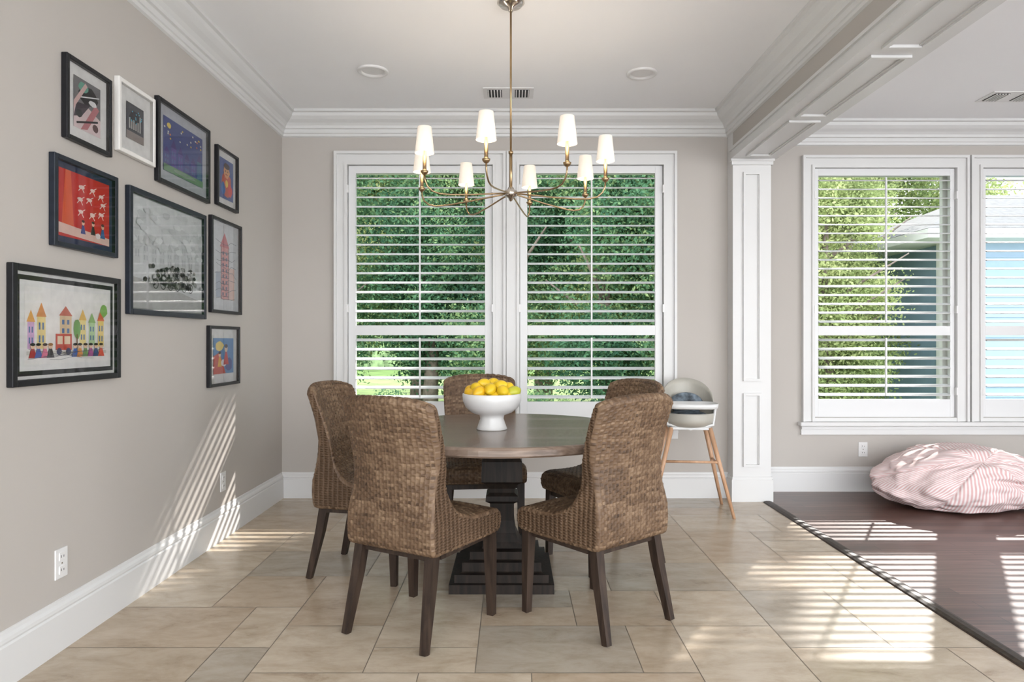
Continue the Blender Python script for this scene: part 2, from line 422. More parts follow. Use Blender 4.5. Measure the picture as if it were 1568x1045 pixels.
HZ = 2.56
m = MB()
m.box(BX0, BX1, Y0, 5.10, HZ+.070, CZ, M_wall)
m.box(BX0+.001, BX1-.001, 5.10, YB2, HZ+.02, CZ, M_trim)
m.box(BX0-.012, BX1+.012, Y0, 5.10, HZ+.012, HZ+.060, M_trim)
m.box(BX0-.026, BX1+.026, Y0, 5.12, HZ+.060, HZ+.078, M_trim)
m.box(BX0-.018, BX1+.018, Y0, 5.10, HZ, HZ+.012, M_trim)
def panel_y(ya, yb):
    a, b = BX0+.055, BX1-.055
    for (p, q, r, s_) in ((a, a+.022, ya, yb), (b-.022, b, ya, yb), (a+.022, b-.022, ya, ya+.022), (a+.022, b-.022, yb-.022, yb)):
        m.box(p, q, r, s_, HZ-.014, HZ-.0005, M_trim)
    a += .022; b -= .022
    for (p, q, r, s_) in ((a, a+.012, ya+.022, yb-.022), (b-.012, b, ya+.022, yb-.022)):
        m.box(p, q, r, s_, HZ-.007, HZ-.0005, M_trim)
for (ya, yb) in ((4.20, 4.98), (3.24, 4.11), (2.28, 3.15), (1.32, 2.19), (.36, 1.23)): panel_y(ya, yb)
m.build('trim_header')
m = MB(); PY = 5.10
m.box(BX0, BX1-.02, PY, YB2, 0, HZ+.02, M_trim)
m.box(BX0-.012, BX1-.008, PY-.014, PY+.02, HZ-.045, HZ-.018, M_trim); m.box(BX0-.02, BX1, PY-.024, PY+.02, HZ-.018, HZ-.001, M_trim)
m.box(BX0-.012, BX1-.008, PY-.014, YB-.001, 0, .165, M_trim); m.box(BX0-.006, BX1-.014, PY-.008, YB-.001, .165, .185, M_trim)
def fpan(z0, z1):
    a, b = BX0+.075, BX1-.095; y0 = PY-.016
    for (p, q, r, s_) in ((a, a+.018, z0, z1), (b-.018, b, z0, z1), (a+.018, b-.018, z0, z0+.018), (a+.018, b-.018, z1-.018, z1)):
        m.box(p, q, y0, PY-.0005, r, s_, M_trim)
    m.box(a+.018, a+.026, PY-.006, PY-.0005, z0+.02, z1-.02, M_trim); m.box(b-.026, b-.018, PY-.006, PY-.0005, z0+.02, z1-.02, M_trim)
fpan(.26, .81); fpan(.90, 2.46)
m.build('trim_pilaster')

def outlet(name, M):
    m = MB(); m.box(-.036, .036, -.006, 0, -.058, .058, M_plate, M, bev=.002)
    for z in (-.026, .026):
        m.box(-.017, .017, -.009, -.004, z-.016, z+.016, M_plate, M, bev=.002)
        m.box(-.009, -.006, -.0095, -.008, z-.004, z+.006, M_dark, M); m.box(.006, .009, -.0095, -.008, z-.004, z+.004, M_dark, M)
    m.box(-.003, .003, -.0075, -.005, -.003, .003, M_nick, M)
    m.build(name)
Rl = Matrix.Rotation(pi/2, 4, 'Z')
outlet('wall_outlet', Matrix.Translation((XL, 2.66, .335)) @ Rl)
outlet('wall_outlet.001', Matrix.Translation((XL, 4.15, .345)) @ Rl)
outlet('wall_outlet.002', Matrix.Translation((2.80, YB2, .335)))

def can(name, x, y):
    m = MB(); n = 40
    m.lathe([(.098, CZ), (.098, CZ-.008), (.090, CZ-.014), (.074, CZ-.010), (.070, CZ-.001)], M_plate, (x, y, 0), n, caps=False)
    m.lathe([(.070, CZ-.001), (.04, CZ-.0015), (.001, CZ-.002)], M_plate, (x, y, 0), n, caps=False)
    m.build(name)
can('recessed_light', -.893, 4.38); can('recessed_light.001', .842, 4.42)
def vent(name, x, y, w, d):
    m = MB()
    m.box(x-w/2, x+w/2, y-d/2, y+d/2, CZ-.006, CZ, M_plate)
    m.box(x-w/2+.03, x-.045, y-d/2+.03, y+d/2-.03, CZ-.0085, CZ-.005, M_dark); m.box(x+.045, x+w/2-.03, y-d/2+.03, y+d/2-.03, CZ-.0085, CZ-.005, M_dark)
    for sgn in (-1, 1):
        for i in range(5):
            xx = x+sgn*(.055+i*.021); m.box(xx-.004, xx+.004, y-d/2+.03, y+d/2-.03, CZ-.014, CZ-.006, M_plate)
    m.build(name)
vent('ceiling_vent', -.025, 4.77, .35, .20); vent('ceiling_vent.001', 3.53, 4.84, .36, .20)

# ------------------------------------------------------------------ pictures
def flat(col, nm): 
    return simple('art_'+nm, col, 0.6, var=0.06, scale=25)
PAL = {}
def C(r, g, b):
    k = (r, g, b)
    if k not in PAL:
        f = lambda c: (c/255)**2.2
        PAL[k] = flat((f(r), f(g), f(b)), '%d_%d_%d' % k)
    return PAL[k]
W = (236, 235, 232); K = (28, 28, 30)
FX = XL
def frame(y0, y1, z0, z1, fmat, fw, matw, matcol, bg, shapes, inner=None, depth=.026):
    e = empty('framed_picture', (0, 0, 0))
    m = MB()
    x0, x1 = FX+.001, FX+depth
    def bar(a, b, c, d): m.box(x0, x1, a, b, c, d, fmat, bev=.003)
    bar(y0, y0+fw, z0, z1); bar(y1-fw, y1, z0, z1); bar(y0+fw, y1-fw, z0, z0+fw); bar(y0+fw, y1-fw, z1-fw, z1)
    m.build('frame', e)
    a = MB(); q = fw*.9
    def rect(ya, yb, za, zb, x, mat):
        a.add([(x, ya, za), (x, yb, za), (x, yb, zb), (x, ya, zb)], [(0, 1, 2, 3)], mat)
    lay = FX+.008
    rect(y0+q, y1-q, z0+q, z1-q, lay, C(*matcol))
    k = fw
    if inner:
        rect(y0+fw+inner[0], y1-fw-inner[0], z0+fw+inner[0], z1-fw-inner[0], lay+.0006, C(*inner[1]))
        k = fw+inner[0]+inner[2]; 
        rect(y0+k, y1-k, z0+k, z1-k, lay+.0012, C(*W)); k += matw-inner[0]
    else: k = fw+matw
    ya, yb, za, zb = y0+k, y1-k, z0+k, z1-k
    rect(ya, yb, za, zb, lay+.0018, C(*bg))
    for i, (pts, col) in enumerate(shapes):
        x = lay+.0022+.00004*i
        a.add([(x, ya+(yb-ya)*min(1, max(0, u)), za+(zb-za)*min(1, max(0, v))) for (u, v) in pts], [tuple(range(len(pts)))], C(*col))
    a.build('artwork', e)
    g = MB(); g.add([(FX+.023, y0+q, z0+q), (FX+.023, y1-q, z0+q), (FX+.023, y1-q, z1-q), (FX+.023, y0+q, z1-q)], [(0, 1, 2, 3)], M_glass)
    g.build('glazing', e)
rg = random.Random(5)
def blob(cx, cy, rx, ry, col, n=10, j=.25):
    ph = rg.random()*6
    return ([(cx+rx*(1+j*(rg.random()-.5))*math.cos(2*pi*i/n+ph), cy+ry*(1+j*(rg.random()-.5))*math.sin(2*pi*i/n+ph)) for i in range(n)], col)
def stroke(p, q, w, col):
    (a, b), (c, d) = p, q; L = math.hypot(c-a, d-b) or 1; nx, ny = -(d-b)/L*w, (c-a)/L*w
    return ([(a+nx, b+ny), (c+nx, d+ny), (c-nx, d-ny), (a-nx, b-ny)], col)
def R(u0, v0, u1, v1, col): return ([(u0, v0), (u1, v0), (u1, v1), (u0, v1)], col)
def wig(u0, v0, u1, v1, n, w, col, amp=.04):
    pts = [(u0+(u1-u0)*i/n+rg.uniform(-amp, amp), v0+(v1-v0)*i/n+rg.uniform(-amp, amp)) for i in range(n+1)]
    return [stroke(pts[i], pts[i+1], w, col) for i in range(n)]
def house(u, v, w, h, col, roof, win=(90,120,165)):
    o = [R(u, v, u+w, v+h, col), ([(u-.01, v+h), (u+w+.01, v+h), (u+w/2, v+h*1.45)], roof)]
    for i in range(2):
        for j in range(2): o.append(R(u+w*(.18+.42*i), v+h*(.2+.4*j), u+w*(.38+.42*i), v+h*(.42+.4*j), win))
    return o
def person(u, v, h, col, hair=(60,40,30)):
    return [([(u-.22*h, v), (u+.22*h, v), (u+.08*h, v+.62*h), (u-.08*h, v+.62*h)], col), blob(u, v+.76*h, .13*h, .17*h, (240,205,175), 10, .05), blob(u, v+.88*h, .14*h, .10*h, hair, 8, .1)]
s1 = [R(0,0,1,1,(120,118,120)), ([(0,0),(1,0),(1,.35),(.5,.5),(0,.42)], (225,205,205)), blob(.55,.72,.35,.2,K), blob(.35,.85,.18,.1,(110,170,150)),
      ([(.25,0),(.5,.05),(.95,.55),(.8,.62)], (190,120,125)), ([(.0,.2),(.3,.28),(.6,.55),(.1,.5)], (60,50,60)), blob(.7,.62,.16,.06,(240,240,240)), blob(.2,.3,.12,.08,K), stroke((.1,.1),(.9,.3),.02,K), stroke((.1,.6),(.95,.8),.012,(240,240,240)), ([(.0,.35),(.5,.9),(.42,.95),(.0,.5)],(225,190,185)), blob(.8,.15,.12,.08,(90,60,60))]
frame(2.662, 2.965, 1.997, 2.33, M_black, .018, .045, W, (120,118,120), s1)
s2 = [R(0,0,1,.95,(78,78,84)), blob(.5,.55,.36,.28,(38,40,48),12,.1)]
for i in range(6): s2.append(R(.15+i*.12,.3,.22+i*.12,.45+rg.random()*.3,(190,190,185)))
for i in range(14): s2.append(blob(rg.uniform(.1,.9),rg.uniform(.5,.85),.03,.02,(90,190,215)))
s2.append(R(0,0,1,.22,(150,140,135)))
frame(3.015, 3.325, 2.045, 2.375, M_whitef, .02, .062, W, (70,70,75), s2)
s3 = [R(0,0,1,1,(72,84,142))]
for i in range(6): s3 += house(.02+i*.165,.12,.12,.2+rg.random()*.25,rg.choice([(100,86,155),(88,84,138),(80,118,146)]),(78,64,126))
for i in range(20): s3.append(blob(rg.random(),rg.uniform(.6,.95),.018,.018,rg.choice([(235,205,90),(230,230,220),(235,140,90)])))
s3 += [blob(.12,.86,.05,.05,(240,215,110)), R(0,0,1,.13,(120,155,120)), blob(.5,.08,.3,.04,(150,170,150))]
frame(3.354, 3.93, 1.99, 2.41, M_black, .02, .052, (190,192,198), (72,84,142), s3)
s4 = [R(0,0,1,1,(75,95,155)), blob(.5,.38,.36,.34,(205,90,60)), blob(.5,.7,.24,.16,(235,175,120)), blob(.5,.84,.22,.08,(80,50,40)), blob(.42,.71,.03,.02,K), blob(.58,.71,.03,.02,K), stroke((.42,.63),(.58,.63),.01,(170,40,40)), blob(.25,.25,.15,.16,(60,120,190)), blob(.75,.25,.16,.16,(220,60,60)), blob(.5,.4,.1,.1,(245,215,90))]
frame(4.031, 4.34, 2.01, 2.365, M_black, .016, .04, W, (75,95,155), s4)
s5 = [R(0,0,1,1,(205,52,46))]
s5 += [([(.05,.15),(.28,.15),(.22,1),(.12,1)],(228,100,55)), ([(.0,.05),(1,.0),(1,.12),(0,.2)],(235,205,190))]
for i in range(9):
    u = .38+(i%3)*.22+rg.uniform(-.05,.05); v = .46+(i//3)*.17+rg.uniform(-.04,.04)
    s5 += [blob(u,v,.055,.03,(245,228,218),8,.6), stroke((u,v),(u-.06,v-.07),.007,(245,228,218)), stroke((u,v),(u+.05,v-.08),.007,(245,228,218)), stroke((u,v),(u+.08,v+.05),.006,(245,228,218))]
s5 += person(.45,.1,.22,(50,70,140))+person(.65,.12,.22,K)+person(.85,.1,.24,(60,110,160))+[blob(.75,.12,.05,.05,(240,235,230))]
frame(2.59, 3.01, 1.565, 1.92, M_navyf, .02, .025, (45,58,85), (205,52,46), s5)
s6 = [R(0,0,1,1,(222,224,224)), ([(0,0),(1,0),(1,.12),(.5,.22),(0,.28)],(196,196,194)), blob(.55,.28,.32,.06,(120,120,118),14,.4)]
for i in range(9): s6 += house(.04+i*.105,.40,.07,.16+rg.random()*.18,(212,214,214),(200,202,202),(190,192,194))
for i in range(60): s6.append(blob(rg.random(),rg.uniform(.55,.95),.05,.03,rg.choice([(230,232,232),(214,216,216),(206,208,208)]),8,.5))
for i in range(120): s6.append(blob(rg.gauss(.55,.15),rg.uniform(.24,.42),.022,.022,rg.choice([(55,55,55),(80,80,77),(130,130,125),(205,205,203),(170,170,168)]),7,.5))
for i in range(6):
    c_ = (.28+i*.10,.24); r_ = .035
    for k in range(10): s6.append(stroke((c_[0]+r_*math.cos(k*.63),c_[1]+r_*1.3*math.sin(k*.63)),(c_[0]+r_*math.cos(k*.63+.63),c_[1]+r_*1.3*math.sin(k*.63+.63)),.004,(55,55,55)))
frame(3.102, 3.88, 1.323, 1.912, M_navyf, .026, .006, (150,150,150), (222,224,224), s6)
s7 = [R(0,0,1,1,(218,220,222)), R(.3,.08,.62,.75,(226,172,170)), ([(.26,.75),(.66,.75),(.46,.94)],(212,138,142)), R(.65,.08,.88,.5,(228,200,190)), R(.1,.1,.28,.42,(180,188,200))]
for i in range(8): s7 += [stroke((.3,.12+i*.08),(.62,.12+i*.08),.004,(120,110,115)), R(.36,.13+i*.075,.42,.17+i*.075,(130,135,150)), R(.5,.13+i*.075,.56,.17+i*.075,(130,135,150))]
for i in range(8): s7 += wig(.08,.1+i*.1,.92,.1+i*.1,5,.003,(130,132,138),.04)
s7 += [stroke((.3,.08),(.3,.75),.008,(90,90,96)), stroke((.62,.08),(.62,.75),.008,(90,90,96))]
frame(3.952, 4.39, 1.367, 1.934, M_black, .018, .03, (215,216,218), (218,220,222), s7)
s8 = [R(0,0,1,1,(240,238,234)), R(.02,.12,.98,.17,(212,210,202))]
s8 += house(.03,.2,.07,.35,(215,175,215),(230,170,90))+house(.13,.2,.09,.42,(240,220,150),(220,150,90))+house(.38,.35,.14,.3,(225,200,160),(200,110,90))+house(.62,.25,.08,.35,(245,225,150),(235,190,90))+house(.74,.25,.08,.32,(185,215,165),(150,190,120))+house(.86,.22,.08,.38,(240,215,130),(225,120,80))
s8 += [R(.33,.18,.52,.40,(200,80,60)), R(.35,.26,.41,.37,(240,220,190)), R(.43,.26,.5,.37,(240,220,190)), blob(.37,.16,.03,.05,(40,50,90),12,.05), blob(.48,.16,.03,.05,(40,50,90),12,.05), blob(.585,.48,.05,.14,(130,175,110)), stroke((.585,.15),(.585,.4),.006,(120,90,60)), blob(.94,.75,.05,.09,(140,190,100))]
for (u, c_) in ((.08,(180,60,60)),(.14,(90,110,180)),(.21,(230,120,150)),(.27,(60,60,60)),(.56,(70,110,190)),(.62,(230,150,60)),(.69,(120,160,90)),(.76,(180,80,150)),(.83,(60,90,140)),(.9,(220,90,70))): s8 += person(u,.08,.2,c_,rg.choice([(60,40,30),(160,110,50),(30,30,30)]))
for i in range(10): s8 += wig(rg.uniform(.02,.5),rg.uniform(.05,.2),rg.uniform(.5,.95),rg.uniform(.05,.2),5,.002,(90,90,96),.02)
frame(2.373, 3.03, 1.037, 1.475, M_black, .024, .035, W, (240,238,234), s8, inner=(.012, (38,38,40), .018))
s9 = [R(0,0,1,1,(90,140,190)), ([(0,0),(.6,0),(.3,.6),(0,.5)],(205,80,60)), blob(.3,.78,.2,.14,(240,215,120)), blob(.75,.25,.18,.2,(70,80,150)), blob(.5,.3,.14,.1,(240,240,240))]+person(.62,.25,.6,(200,60,60))+person(.3,.2,.45,(240,190,60))
frame(3.927, 4.36, .93, 1.29, M_black, .018, .055, W, (90,140,190), s9)

# ------------------------------------------------------------------ wicker dining chair
def catmull(P, N):
    P = np.array(P, float); n = len(P); out = []
    for i in range(n):
        p0, p1, p2, p3 = P[i-1], P[i], P[(i+1) % n], P[(i+2) % n]
        for t in np.linspace(0, 1, 24, endpoint=False):
            out.append(.5*((2*p1)+(-p0+p2)*t+(2*p0-5*p1+4*p2-p3)*t*t+(-p0+3*p1-3*p2+p3)*t**3))
    out = np.array(out); d = np.linalg.norm(np.roll(out, -1, 0)-out, axis=1); s = np.concatenate([[0], np.cumsum(d)]); L = s[-1]
    ss = np.linspace(0, L, N, endpoint=False); oc = np.vstack([out, out[:1]])
    return np.stack([np.interp(ss, s, oc[:, 0]), np.interp(ss, s, oc[:, 1])], 1), ss, L
def chair_shell():
    P = [(-.205,.365),(-.222,.42),(-.222,.52),(-.232,.65),(-.252,.80),(-.285,.93),(-.294,.962),(-.280,.982),(-.255,.975),(-.238,.93),(-.200,.80),(-.165,.68),(-.118,.58),(-.055,.512),
         (.02,.480),(.10,.470),(.20,.468),(.243,.455),(.258,.425),(.25,.385),(.22,.368),(.05,.362),(-.12,.360)]
    N = 1200; Q, ss, L = catmull(P, N)
    p = L/round(L/.0125); NX = 140
    T = np.roll(Q, -1, 0)-np.roll(Q, 1, 0); T /= np.linalg.norm(T, axis=1)[:, None]
    Nn = np.stack([T[:, 1], -T[:, 0]], 1)
    if Nn[np.argmax(Q[:, 0])][0] < 0: Nn = -Nn
    t = np.linspace(-1, 1, NX)
    y = Q[:, 0][:, None]*np.ones(NX); z = Q[:, 1][:, None]*np.ones(NX); s = ss[:, None]*np.ones(NX); tt = t[None, :]*np.ones((N, 1))
    hw = .222+.024*np.clip((y+.15)/.35, 0, 1)+.010*np.clip((z-.6)/.3, 0, 1)
    hw = hw-.012*np.exp(-((z-.62)/.09)**2)
    x = tt*hw
    r = .016; e = np.clip((np.abs(x)-(hw-r))/r, 0, 1); ins = r*(1-np.sqrt(1-e*e*.98))
    wob = .0018*np.sin(x*37+s*11)+.0012*np.sin(x*91-s*23)
    sw = s+wob; xw = x+.0015*np.sin(s*30)+.0010*np.sin(s*71)
    row = np.floor(sw/p); fr = sw/p-row; q = .0185
    over = np.cos(pi*xw/q+pi*row)
    col = xw/q+.5; cf = np.abs(col-np.round(col))*q
    h = .0062*np.power(np.clip(np.sin(pi*fr), 0, 1), .7)*(.62+.38*over)-.0025
    cord = .0034*np.exp(-(cf/.0028)**2)
    h = np.maximum(h, cord)
    off = h-ins
    y2 = y+Nn[:, 0][:, None]*off; z2 = z+Nn[:, 1][:, None]*off
    wz = np.clip((z-.50)/.2, 0, 1)
    y2 += .055*wz*np.abs(tt)**2.2
    wt = np.clip((z-.80)/.17, 0, 1); z2 -= .035*wt*np.abs(tt)**3.5
    ws = np.clip((z-.44)/.03, 0, 1)*np.clip((y+.2)/.1, 0, 1)*np.clip((.56-z)/.05, 0, 1)*np.clip((.25-y)/.05, 0, 1)
    z2 += .012*ws*(1-tt**2)
    V = np.stack([x, y2, z2], 2).reshape(-1, 3)
    I = np.arange(N)[:, None]; J = np.arange(NX-1)[None, :]; a = I*NX+J; b = ((I+1) % N)*NX+J
    F = np.stack([a, a+1, b+1, b], 2).reshape(-1, 4)
    rs = np.random.RandomState(3)
    nr = int(round(L/p))+2; seg = np.floor((xw+.3+q*.5)/q).astype(int) % 64
    ww = np.floor((x+.3)/.12).astype(int)
    tab = rs.rand(nr, 64); tab2 = rs.rand(nr, 8); ri = np.clip(row.astype(int), 0, nr-1)
    strand = .5*tab[ri, seg]+.5*tab2[ri, ww % 8]
    strand = np.where(cord > .0020, .35+.45*rs.rand(64)[seg], strand).reshape(-1)
    me = bpy.data.meshes.new('wicker_shell')
    nf = len(F)
    faces = F.tolist(); faces.append([i*NX for i in range(N)]); faces.append([i*NX+NX-1 for i in range(N)][::-1])
    me.from_pydata(V.tolist(), [], faces)
    me.materials.append(M_wick); me.materials.append(M_wick2)
    mi = [0]*nf+[1, 1]; me.polygons.foreach_set('material_index', mi); me.polygons.foreach_set('use_smooth', [True]*nf+[False]*2)
    at = me.attributes.new('strand', 'FLOAT', 'POINT'); at.data.foreach_set('value', strand.astype(np.float32))
    me.update()
    bm = bmesh.new(); bm.from_mesh(me); bmesh.ops.recalc_face_normals(bm, faces=bm.faces); bm.to_mesh(me); bm.free()
    return me
shell_me = chair_shell()
m = MB()
for sx in (-1, 1):
    m.tube([(sx*.212, .205, .385), (sx*.214, .212, .2), (sx*.216, .216, 0)], [.031, .027, .021], M_leg, 4, False, phase=pi/4)
    m.tube([(sx*.180, -.165, .385), (sx*.186, -.190, .24), (sx*.200, -.245, 0)], [.031, .028, .020], M_leg, 4, False, phase=pi/4)
m.box(-.19, .19, .185, .215, .335, .372, M_leg); m.box(-.17, .17, -.18, -.15, .335, .372, M_leg)
m.box(-.21, -.185, -.15, .185, .340, .371, M_leg); m.box(.185, .21, -.15, .185, .340, .371, M_leg)
legs = m.build('legs'); legs_me = legs.data; bpy.data.objects.remove(legs)
def chair(x, y, fx, fy):
    e = empty('dining_chair', (x, y, 0), math.atan2(fy, fx)-pi/2)
    for (n, me) in (('wicker_seat_and_back', shell_me), ('legs', legs_me)):
        o = bpy.data.objects.new(n, me); COL.objects.link(o); o.parent = e
chair(-.385, 2.915, .50, .866)
chair(.370, 3.00, -.64, .77)
chair(-.745, 3.60, .975, -.20)
chair(-.185, 4.20, .12, -1)
chair(.50, 3.75, -.88, -.46)

# ------------------------------------------------------------------ table
TX, TY = -.05, 3.48
e = empty('dining_table', (TX, TY, 0))
m = MB(); R_ = .68
m.lathe([(R_-.03, .712), (R_-.008, .716), (R_, .724), (R_, .748), (R_-.005, .757), (R_-.014, .76), (.001, .76)], M_top, (0, 0, 0), 96, caps=False, smooth=False)
m.lathe([(.001, .712), (R_-.03, .712)], M_top, (0, 0, 0), 96, caps=False)
m.build('top', e)
m = MB()
m.loft_sq([(.24, .711), (.24, .685), (.20, .672)], M_ped)
m.loft_sq([(.088, .671), (.088, .62), (.100, .60), (.102, .50), (.080, .485), (.064, .46), (.062, .44), (.080, .425), (.082, .40), (.060, .385), (.060, .30), (.068, .24), (.085, .20), (.10, .172)], M_ped)
m.loft_sq([(.155, .172), (.155, .135), (.160, .132), (.190, .131), (.190, .088), (.196, .084), (.225, .083), (.225, .045), (.250, .044), (.250, .0)], M_ped)
for i in range(4):
    M = Matrix.Rotation(i*pi/2, 4, 'Z')
    m.box(-.045, .045, .241, .43, .672, .711, M_ped, M)
m.build('pedestal', e)

BXc, BYc = -.10, 3.40
e = empty('fruit_bowl', (BXc, BYc, .76))
m = MB()
m.lathe([(.001, .012), (.060, .008), (.073, .0), (.076, .004), (.070, .02), (.058, .055), (.062, .072), (.10, .085), (.130, .11), (.145, .145), (.147, .178), (.1435, .180), (.140, .176), (.136, .148), (.118, .115), (.08, .095), (.001, .088)], M_ceram, (0, 0, 0), 64, caps=False)
m.build('bowl', e)
m = MB(); rr = random.Random(4)
fr = [(0,0,.165,0),(.06,.02,.165,0),(-.06,.02,.165,0),(.02,-.065,.165,0),(-.045,-.05,.165,0),(.075,-.04,.17,0),(0,.07,.165,0),(-.098,-.02,.176,1),(.098,.01,.176,2),(-.085,.05,.185,0),(.06,.075,.18,0),
      (.040,-.02,.216,0),(-.035,.01,.222,0),(-.078,-.015,.205,0),(.082,.02,.204,0),(-.005,-.065,.203,0),(-.060,-.070,.190,1),(.055,-.075,.195,0),(.005,.045,.224,0),(.108,-.035,.188,2),(-.108,.02,.190,1)]
for (x, y, z, k) in fr:
    M = Matrix.Rotation(rr.random()*6, 4, 'Z') @ Matrix.Rotation(pi/2+rr.uniform(-.4, .4), 4, 'X')
    m.sphere((x, y, z), (.030, .030, .036), [M_lemon, M_orange, M_green][k], 18, 12, M, nub=.2)
m.build('lemons', e)

# ------------------------------------------------------------------ chandelier
HX, HY = -.006, 3.48
e = empty('chandelier', (HX, HY, 0))
m = MB()
m.lathe([(.002, CZ), (.068, CZ), (.070, CZ-.012), (.055, CZ-.028), (.018, CZ-.038), (.012, CZ-.055), (.002, CZ-.056)], M_nick, n=32, caps=False)
m.tube([(0, 0, CZ-.05), (0, 0, 2.16)], .0055, M_gold); m.tube([(0, 0, 2.16), (0, 0, 1.96)], .0085, M_gold)
m.lathe([(.002, 2.17), (.012, 2.168), (.012, 2.155), (.002, 2.15)], M_gold, n=20, caps=False)
m.lathe([(.002, 1.985), (.014, 1.982), (.018, 1.972), (.032, 1.966), (.036, 1.952), (.030, 1.938), (.014, 1.930), (.008, 1.915), (.002, 1.912)], M_nick, n=28, caps=False)
m.build('stem', e)
arms = MB(); sh = MB()
for k in range(8):
    a = math.radians(-103+45*k); c, s = math.cos(a), math.sin(a)
    pr = [(.02, 1.952), (.10, 1.940), (.22, 1.922), (.34, 1.908), (.40, 1.906), (.44, 1.914), (.466, 1.935), (.478, 1.962), (.480, 1.985)]
    arms.tube([(r*c, r*s, z) for (r, z) in pr], .0042, M_gold, 8)
    cx, cy = .48*c, .48*s
    arms.lathe([(.002, 1.985), (.010, 1.987), (.017, 1.996), (.019, 2.004), (.012, 2.006), (.009, 2.012), (.009, 2.10), (.002, 2.10)], M_gold, (cx, cy, 0), 16, caps=False)
    sh.lathe([(.046, 2.088), (.0325, 2.212), (.0315, 2.212), (.045, 2.088)], M_shade, (cx, cy, 0), 32, caps=False)
    arms.lathe([(.002, 2.10), (.010, 2.104), (.016, 2.13), (.012, 2.155), (.002, 2.165)], M_shade, (cx, cy, 0), 12, caps=False)
    ld = bpy.data.lights.new('bulb_light', 'POINT'); ld.energy = 1.1; ld.color = (1, .86, .70); ld.shadow_soft_size = .02
    lo = bpy.data.objects.new('bulb_light', ld); COL.objects.link(lo); lo.parent = e; lo.location = (cx, cy, 2.19)
arms.build('arms', e); sh.build('shades', e)

# ------------------------------------------------------------------ high chair
e = empty('high_chair', (1.245, 4.82, 0), math.radians(-6))
M_hcw = simple('white_plastic', (0.68, 0.68, 0.67), 0.3, var=0.01)
M_hcg = simple('cream_seat', (0.42, 0.40, 0.35), 0.45, var=0.04, scale=15)
M_hcb = simple('patterned_cushion', (0.13, 0.16, 0.19), 0.8, var=0.75, scale=22)
m = MB()
for sx in (-1, 1):
    for (yt, yb_) in ((-.10, -.19), (.10, .23)):
        m.tube([(sx*.13, yt, .60), (sx*.275, yb_, .0)], [.018, .011], M_beech, 12)
    m.tube([(sx*.190, -.132, .35), (sx*.190, .15, .35)], .008, M_beech, 8)
m.tube([(-.183, -.135, .37), (.183, -.135, .37)], .009, M_beech, 8)
m.build('legs', e)
m = MB()
vs = []; fs = []; n = 36
for j in range(9):
    v = j/8; ring = []
    for i in range(n):
        a = 2*pi*i/n; back = max(0, math.sin(a))
        rx = .11+.075*min(1, v*2.2)**.5; ry = .10+.075*min(1, v*2.2)**.5
        ztop = .70+.23*(back**.45 if back > 0 else 0)
        z = .595+(ztop-.595)*v
        ring.append((rx*math.cos(a)*(1-.10*back*v), ry*math.sin(a)+.03*v*back, z))
    vs += ring
for j in range(8):
    for i in range(n):
        k = (i+1) % n; fs.append((j*n+i, j*n+k, (j+1)*n+k, (j+1)*n+i))
fs.append(tuple(range(n))[::-1])
m.add(vs, fs, M_hcg, True)
o = m.build('seat_shell', e)
sm = o.modifiers.new('thick', 'SOLIDIFY'); sm.thickness = .008
m = MB()
m.sphere((0, .01, .66), (.15, .12, .05), M_hcb, 24, 12); m.sphere((0, .105, .75), (.12, .035, .08), M_hcb, 24, 12, Matrix.Rotation(-.15, 4, 'X'))
m.build('cushion', e)
m = MB()
def rrect(rx, ry, k, n=40, cx=0, cy=0):
    out = []
    for i in range(n):
        a = 2*pi*i/n; c, s = math.cos(a), math.sin(a)
        out.append((cx+rx*math.copysign(abs(c)**k, c), cy+ry*math.copysign(abs(s)**k, s)))
    return out
lay = [(.150, .10, .738), (.170, .12, .745), (.175, .125, .775), (.167, .117, .775), (.160, .11, .756), (.01, .01, .756)]
vs = []; fs = []
for (rx, ry, z) in lay: vs += [(x, y, z) for (x, y) in rrect(rx, ry, .5, 40, 0, -.13)]
for j in range(len(lay)-1):
    for i in range(40):
        k = (i+1) % 40; fs.append((j*40+i, j*40+k, (j+1)*40+k, (j+1)*40+i))
fs.append(tuple(range(40))[::-1]); m.add(vs, fs, M_hcw, True)
for sx in (-1, 1): m.tube([(sx*.168, -.10, .755), (sx*.188, .03, .745), (sx*.165, .14, .73)], .011, M_hcw)
m.tube([(-.172, -.08, .75), (-.155, -.09, .62), (0, -.11, .59), (.155, -.09, .62), (.172, -.08, .75)], .010, M_hcw)
m.box(-.14, .14, -.115, .115, .585, .605, M_hcw, bev=.006)
m.build('tray', e)

# ------------------------------------------------------------------ bean bag
def mk_pink():
    m, nt, b = newmat('pink_stripe_fabric')
    at = nt.nodes.new('ShaderNodeAttribute'); at.attribute_name = 'stripe'
    s = nt.nodes.new('ShaderNodeMath'); s.operation = 'SINE'; mu = nt.nodes.new('ShaderNodeMath'); mu.operation = 'MULTIPLY'; mu.inputs[1].default_value = 2*pi/.021
    lnk(nt, at.outputs['Fac'], mu.inputs[0]); lnk(nt, mu.outputs[0], s.inputs[0])
    r = nt.nodes.new('ShaderNodeValToRGB'); r.color_ramp.elements[0].position = .35; r.color_ramp.elements[1].position = .65
    r.color_ramp.elements[0].color = (.62, .40, .39, 1); r.color_ramp.elements[1].color = (.74, .67, .66, 1)
    ma = nt.nodes.new('ShaderNodeMath'); ma.operation = 'MULTIPLY_ADD'; ma.inputs[1].default_value = .5; ma.inputs[2].default_value = .5
    lnk(nt, s.outputs[0], ma.inputs[0]); lnk(nt, ma.outputs[0], r.inputs['Fac']); lnk(nt, r.outputs['Color'], b.inputs['Base Color'])
    b.inputs['Roughness'].default_value = .9
    return m
M_pink = mk_pink()
